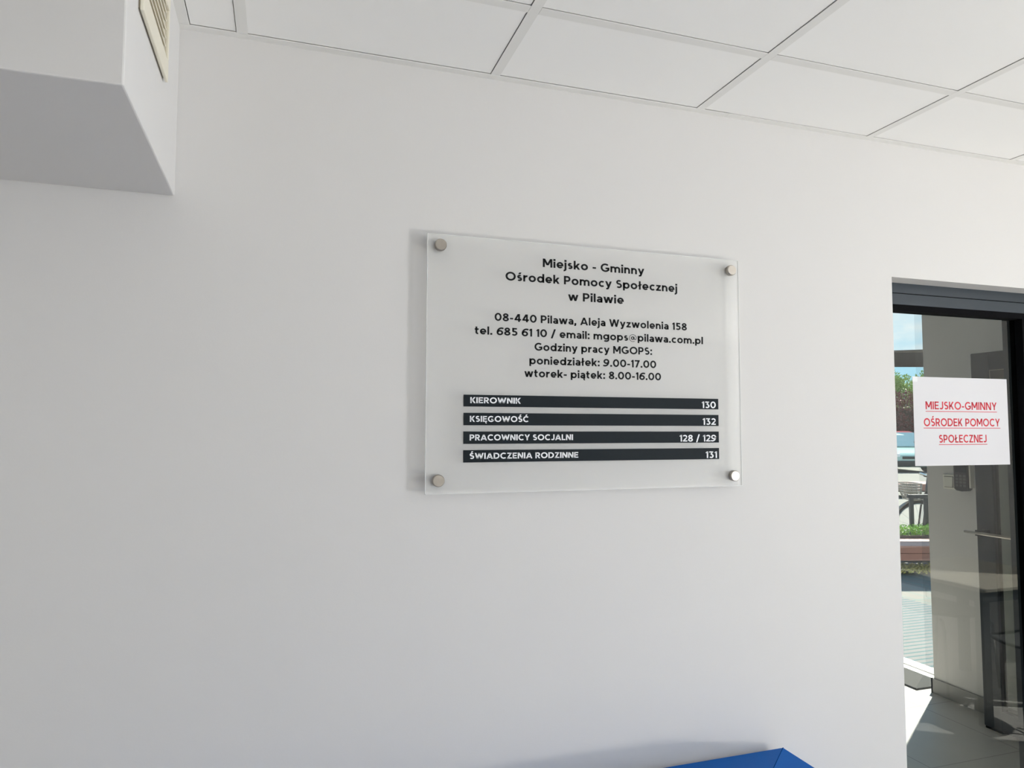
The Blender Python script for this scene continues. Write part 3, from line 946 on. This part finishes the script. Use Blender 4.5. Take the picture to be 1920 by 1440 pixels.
# clipped hedge on the planter
hd = tag(empty('low_hedge', spot(1726, 8.55, .3265), YAW), 'bright green clipped hedge growing on the near timber planter', 'hedge')
b = MB()
for _ in range(3600):
    p = Vector((random.uniform(-1.1, 1.1), random.uniform(-.11, .11), random.uniform(.02, .13)))
    d = Vector((random.uniform(-1, 1), random.uniform(-1, 1), random.uniform(.1, 1.2)))
    b.leaf(p, d, random.uniform(.02, .04), .008)
b.build('foliage', 'leaf_green', hd)
MB().box(-1.12, 1.12, -.12, .12, 0, .03).build('soil', 'soil', hd)
# ground cover under the planter edge
o = MB()
org = spot(1726, 8.15)
for _ in range(1500):
    p = org + LAT * random.uniform(-.7, .7) + FWD * random.gauss(0, .08) + Vector((0, 0, random.uniform(-.004, .05)))
    o.leaf(p, Vector((random.uniform(-1, 1), random.uniform(-1, 1), random.uniform(.2, 1))), random.uniform(.03, .055), .011)
tag(o.build('ground_cover', 'leaf_yellow'), 'yellowish ground cover under the edge of the near planter', 'plants', kind='stuff')

# dark parasol
pc = spot(1676, 9.25) + LAT * 1.45
pr_ = tag(empty('patio_parasol', pc, YAW), 'narrow rectangular dark patio parasol with a hanging valance over the paving', 'parasol')
b = MB(); sm = MB()
RA, RC, ZR, ZA, NS = 2.05, .38, 2.59, 2.70, 4
rim = [(RA, RC), (-RA, RC), (-RA, -RC), (RA, -RC)]
for k in range(NS):
    p, q = rim[k], rim[(k + 1) % NS]
    top = []
    for off in (0, -.02):
        b.poly([(p[0], p[1], ZR + off), (q[0], q[1], ZR + off), (0, 0, ZA + off)])
    b.poly([(p[0], p[1], ZR), (q[0], q[1], ZR), (q[0] * .995, q[1] * .995, ZR - .12), (p[0] * .995, p[1] * .995, ZR - .12)])
    b.poly([(p[0] * .99, p[1] * .99, ZR - .02), (q[0] * .99, q[1] * .99, ZR - .02), (q[0] * .985, q[1] * .985, ZR - .12), (p[0] * .985, p[1] * .985, ZR - .12)])
    sm.tube([(p[0], p[1], ZR + .004), (0, 0, ZA + .004)], .007, 5)
cnp = b.build('canopy', 'canopy_cloth', pr_)
sm.build('seam', 'canopy_seam', cnp)
MB().cyl((.5, 0, .06), (.5, 0, ZA - .06), .028, seg=14).build('pole', 'dark_metal', pr_)
MB().cyl((.5, 0, 0), (.5, 0, .06), .30, .27, seg=28).build('base', 'dark_metal', pr_)
for k in range(NS):
    MB().tube([(rim[k][0] * .97, rim[k][1] * .97, ZR - .03), (0, 0, ZA - .06)], .009, 6).build('rib', 'dark_metal', pr_)

# bicycle seen side-on, its front wheel behind the hedge, basket on the handlebar
bk = tag(empty('bicycle', spot(1719, 9.05), YAW), 'parked city bicycle with a woven basket behind the planter hedge', 'bicycle')
Rw = .335
def wheel(cx, parent, name):
    w_ = MB()
    w_.tube([(cx + Rw * math.cos(2 * PI * k / 40), 0, Rw + Rw * math.sin(2 * PI * k / 40) + .02) for k in range(40)], .02, 8, closed=True)
    tyre = w_.build(name, 'rubber', parent)
    s_ = MB()
    for k in range(18):
        a = 2 * PI * k / 18
        s_.cyl((cx, 0.02 * (-1) ** k, Rw + .02), (cx + (Rw - .02) * math.cos(a), 0, Rw + .02 + (Rw - .02) * math.sin(a)), .0016, seg=4)
    s_.cyl((cx, -.035, Rw + .02), (cx, .035, Rw + .02), .02, seg=12)
    s_.tube([(cx + (Rw - .022) * math.cos(2 * PI * k / 40), 0, Rw + (Rw - .022) * math.sin(2 * PI * k / 40) + .02) for k in range(40)], .008, 6, closed=True)
    s_.build('rim', 'chrome', tyre)
    return tyre
wheel(0, bk, 'wheel'); wheel(1.06, bk, 'wheel')
for cx, a0, a1 in ((0, 25, 165), (1.06, 10, 190)):
    b = MB()
    P = [(math.radians(a0 + (a1 - a0) * k / 20)) for k in range(21)]
    for i in range(20):
        for y0, y1 in ((-.032, .032),):
            q = [(cx + (Rw + rr) * math.cos(P[j]), (Rw + rr) * math.sin(P[j]) + Rw + .02) for j, rr in ((i, .028), (i + 1, .028), (i + 1, .036), (i, .036))]
            b.prism(q, lambda u, v, w2: Vector((u, w2, v)), y0, y1)
    b.build('mudguard', 'mudguard', bk)
b = MB()
b.tube([(0, .05, Rw + .02), (.06, .05, Rw + .40), (.09, .02, .80)], .012, 8)
b.tube([(0, -.05, Rw + .02), (.06, -.05, Rw + .40), (.09, -.02, .80)], .012, 8)
b.tube([(.075, 0, .72), (.12, 0, 1.0)], .018, 10)
b.build('fork', 'bike_frame', bk)
b = MB()
b.tube([(.10, 0, .86), (.30, 0, .52), (.52, 0, .33)], .02, 10)
b.tube([(.085, 0, .76), (.28, 0, .44), (.50, 0, .30)], .018, 10)
b.tube([(.52, 0, .30), (.66, 0, .84)], .018, 10)
b.tube([(.52, 0, .30), (1.06, .05, Rw + .02)], .012, 8); b.tube([(.62, 0, .70), (1.06, .05, Rw + .02)], .010, 8)
b.tube([(.52, 0, .30), (1.06, -.05, Rw + .02)], .012, 8); b.tube([(.62, 0, .70), (1.06, -.05, Rw + .02)], .010, 8)
b.build('frame', 'bike_frame', bk)
b = MB()
b.tube([(.28, -.30, 1.0), (.16, -.26, 1.03), (.09, -.12, 1.05), (.10, 0, 1.03), (.09, .12, 1.05), (.16, .26, 1.03), (.28, .30, 1.0)], .011, 8)
hb = b.build('handlebar', 'chrome', bk)
for y in (-.30, .30): MB().cyl((.24, y * .97, 1.01), (.36, y * 1.02, .985), .018, seg=10).build('grip', 'rubber', hb)
b = MB()
NB = 20
for lev in range(7):
    f = lev / 6
    hx, hy, z = .07 + .035 * f, .12 + .04 * f, .73 + .20 * f
    ring = []
    for k in range(NB):
        a = 2 * PI * k / NB
        c_, s_ = math.cos(a), math.sin(a)
        p = (abs(c_) ** .5 * (1 if c_ > 0 else -1), abs(s_) ** .5 * (1 if s_ > 0 else -1))
        ring.append((-.10 - .03 * f + p[0] * hx, p[1] * hy, z))
    b.tube(ring, .009, 5, closed=True)
for k in range(NB):
    a = 2 * PI * k / NB
    c_, s_ = math.cos(a), math.sin(a)
    p = (abs(c_) ** .5 * (1 if c_ > 0 else -1), abs(s_) ** .5 * (1 if s_ > 0 else -1))
    b.cyl((-.10 + p[0] * .07, p[1] * .12, .73), (-.13 + p[0] * .105, p[1] * .16, .93), .006, seg=5)
b.box(-.16, -.04, -.11, .11, .725, .735)
b.build('basket', 'wicker', bk)
b = MB()
b.prism([(.52, -.03), (.58, -.085), (.82, -.10), (.86, 0), (.82, .10), (.58, .085), (.52, .03)], lambda u, v, w_: Vector((u, v, w_)), .90, .96)
sd = b.build('saddle', 'saddle', bk, bevel=.02)
MB().tube([(.64, 0, .78), (.68, 0, .90)], .013, 8).build('seat_post', 'chrome', sd)
b = MB(); b.cyl((.52, -.045, .30), (.52, -.04, .30), .09, seg=24); b.tube([(.52, -.05, .30), (.46, -.07, .15)], .01, 8); b.box(.40, .50, -.16, -.06, .14, .165); b.build('crank', 'dark_metal', bk)
b = MB().tube([(.60, .03, .32), (.55, .12, .02)], .009, 6); b.build('kickstand', 'chrome', bk)

# steel bicycle rack
rk = tag(empty('bike_rack', spot(1716, 8.80), YAW), 'black steel bicycle rack hoop in front of the parked bicycle', 'bicycle rack')
b = MB()
for x in (-.085,):
    b.box(x - .022, x + .022, -.02, .02, 0, .78)
b.box(-.13, .16, -.02, .02, .765, .81)
b.box(.075, .119, -.02, .02, 0, .765)
b.build('hoop', 'dark_metal', rk, bevel=.004)
MB().box(-.16, .19, -.05, .05, -.004, .008).build('foot_plate', 'dark_metal', rk)

# two cars parked nose-on, one behind the other
def loft(m_, secs):
    rings = [[m_.bm.verts.new(p) for p in s] for s in secs]
    k = len(rings[0])
    for a, c_ in zip(rings, rings[1:]):
        for i in range(k):
            m_.bm.faces.new([a[i], a[(i + 1) % k], c_[(i + 1) % k], c_[i]])
    m_.bm.faces.new(rings[0]); m_.bm.faces.new(list(reversed(rings[-1])))
def section(y, w_, z0, z1, r):
    return [(-w_ + r, y, z1), (w_ - r, y, z1), (w_, y, z1 - r), (w_, y, z0 + r), (w_ - r, y, z0), (-w_ + r, y, z0), (-w_, y, z0 + r), (-w_, y, z1 - r)]
def make_car(px, dep, paint, label):
    car = tag(empty('car', spot(px, dep), YAW), label, 'car', 'cars parked in the yard')
    b = MB()
    loft(b, [section(0.0, .70, .28, .66, .08), section(.12, .80, .20, .76, .10), section(.55, .86, .18, .86, .12), section(1.15, .875, .18, .95, .12), section(3.0, .875, .18, 1.0, .12), section(3.9, .84, .20, .98, .12), section(4.05, .76, .32, .9, .1)])
    b.build('body', paint, car, bevel=.03, smooth=True)
    b = MB()
    loft(b, [section(1.10, .74, .93, .97, .02), section(1.75, .62, .94, 1.45, .10), section(2.2, .62, .94, 1.50, .10), section(3.2, .60, .94, 1.44, .10), section(3.75, .68, .94, 1.02, .04)])
    b.build('cabin', paint, car, bevel=.03, smooth=True)
    b = MB()
    b.poly([(-.70, 1.07, .985), (.70, 1.07, .985), (.57, 1.70, 1.425), (-.57, 1.70, 1.425)])
    b.poly([(-.70, 1.075, .975), (.70, 1.075, .975), (.57, 1.705, 1.415), (-.57, 1.705, 1.415)])
    b.build('windscreen', 'car_glass', car)
    for s in (-1, 1):
        MB().prism([(1.35, 1.0), (3.45, 1.0), (3.1, 1.38), (1.85, 1.40)], lambda u, v, w_: Vector((w_, u, v)), s * .66, s * .72).build('side_window', 'car_glass', car)
        MB().box(s * .72 - .15, s * .72 + .13, -.005, .12, .60, .73).build('headlight', 'car_lamp', car, bevel=.02)
        hub = MB().cyl((s * .72, .75, .31), (s * .89, .75, .31), .31, seg=28).build('wheel', 'rubber', car)
        MB().cyl((s * .888, .75, .31), (s * .895, .75, .31), .19, seg=20).build('hubcap', 'chrome', hub)
        hub = MB().cyl((s * .72, 3.25, .31), (s * .89, 3.25, .31), .31, seg=28).build('wheel', 'rubber', car)
        MB().cyl((s * .888, 3.25, .31), (s * .895, 3.25, .31), .19, seg=20).build('hubcap', 'chrome', hub)
        MB().box(s * .93 - .09, s * .93 + .09, 1.25, 1.35, .98, 1.10).build('wing_mirror', paint, car, bevel=.02)
    MB().box(-.52, .52, -.012, .06, .52, .62).build('grille', 'car_trim', car)
    MB().box(-.72, .72, -.03, .09, .24, .46).build('bumper', 'car_trim', car, bevel=.03)
    return car
c1 = make_car(1716, 26.0, 'car_paint_mint', 'pale mint green car parked nose-on beyond the bicycle')
c1.scale = (1, 1, .955)
make_car(1728, 33.0, 'car_paint', 'red car parked behind the pale mint car, only its roof showing')

# red-leaved hedge and trees behind the car
rh = tag(empty('red_hedge', spot(1700, 39.0), YAW), 'tall dark red leaved hedge behind the parked cars', 'hedge')
b = MB()
for _ in range(15000):
    p = Vector((random.uniform(-9.5, 3.0), random.uniform(-.5, .5), 3.75 * random.random() ** .8))
    p.z *= 1 - .06 * abs(math.sin(p.x * 3.1))
    b.leaf(p, Vector((random.uniform(-1, 1), random.uniform(-1.2, .4), random.uniform(-.4, 1))), random.uniform(.10, .2), .05)
b.build('foliage', 'leaf_red', rh)
b = MB()
for k in range(20): b.cyl((-9.0 + .6 * k, 0, 0), (-9.0 + .6 * k + random.uniform(-.1, .1), 0, 2.6), .04, .02, seg=7)
b.box(-9.3, 2.8, .1, .35, .05, 2.7)
b.build('stems', 'twig', rh)
for i, (px, dep, hgt, rad, lab) in enumerate(((1690, 44, 5.4, 1.5, 'green leafy tree left above the red hedge'), (1722, 47, 5.0, 1.3, 'green leafy tree right above the red hedge'), (1755, 50, 6.0, 1.6, 'tall green tree at the right end behind the red hedge'),
                                             (1560, 45, 6.6, 1.9, 'tall green tree at the left end behind the red hedge'))):
    tr_ = tag(empty('tree', spot(px, dep), YAW + i), lab, 'tree', 'trees behind the red hedge')
    b = MB()
    blobs = [(Vector((random.uniform(-1, 1) * rad * .6, random.uniform(-1, 1) * rad * .6, hgt - rad * random.uniform(.6, 1.5))), rad * random.uniform(.4, .75)) for _ in range(9)]
    for _ in range(2600):
        c_, r0 = random.choice(blobs)
        d = Vector((random.gauss(0, 1), random.gauss(0, 1), random.gauss(0, 1))).normalized()
        b.leaf(c_ + d * r0 * random.uniform(.55, 1.0), d + Vector((random.uniform(-.6, .6), random.uniform(-.6, .6), 0)), random.uniform(.12, .24), .06)
    b.build('crown', 'leaf_tree', tr_)
    b = MB().cyl((0, 0, 0), (0, 0, hgt - rad), .16, .08, seg=10)
    for c_, r0 in blobs[:6]: b.tube([(0, 0, hgt - rad * 2.2), tuple(c_)], [.06, .02], 6)
    b.build('trunk', 'twig', tr_)
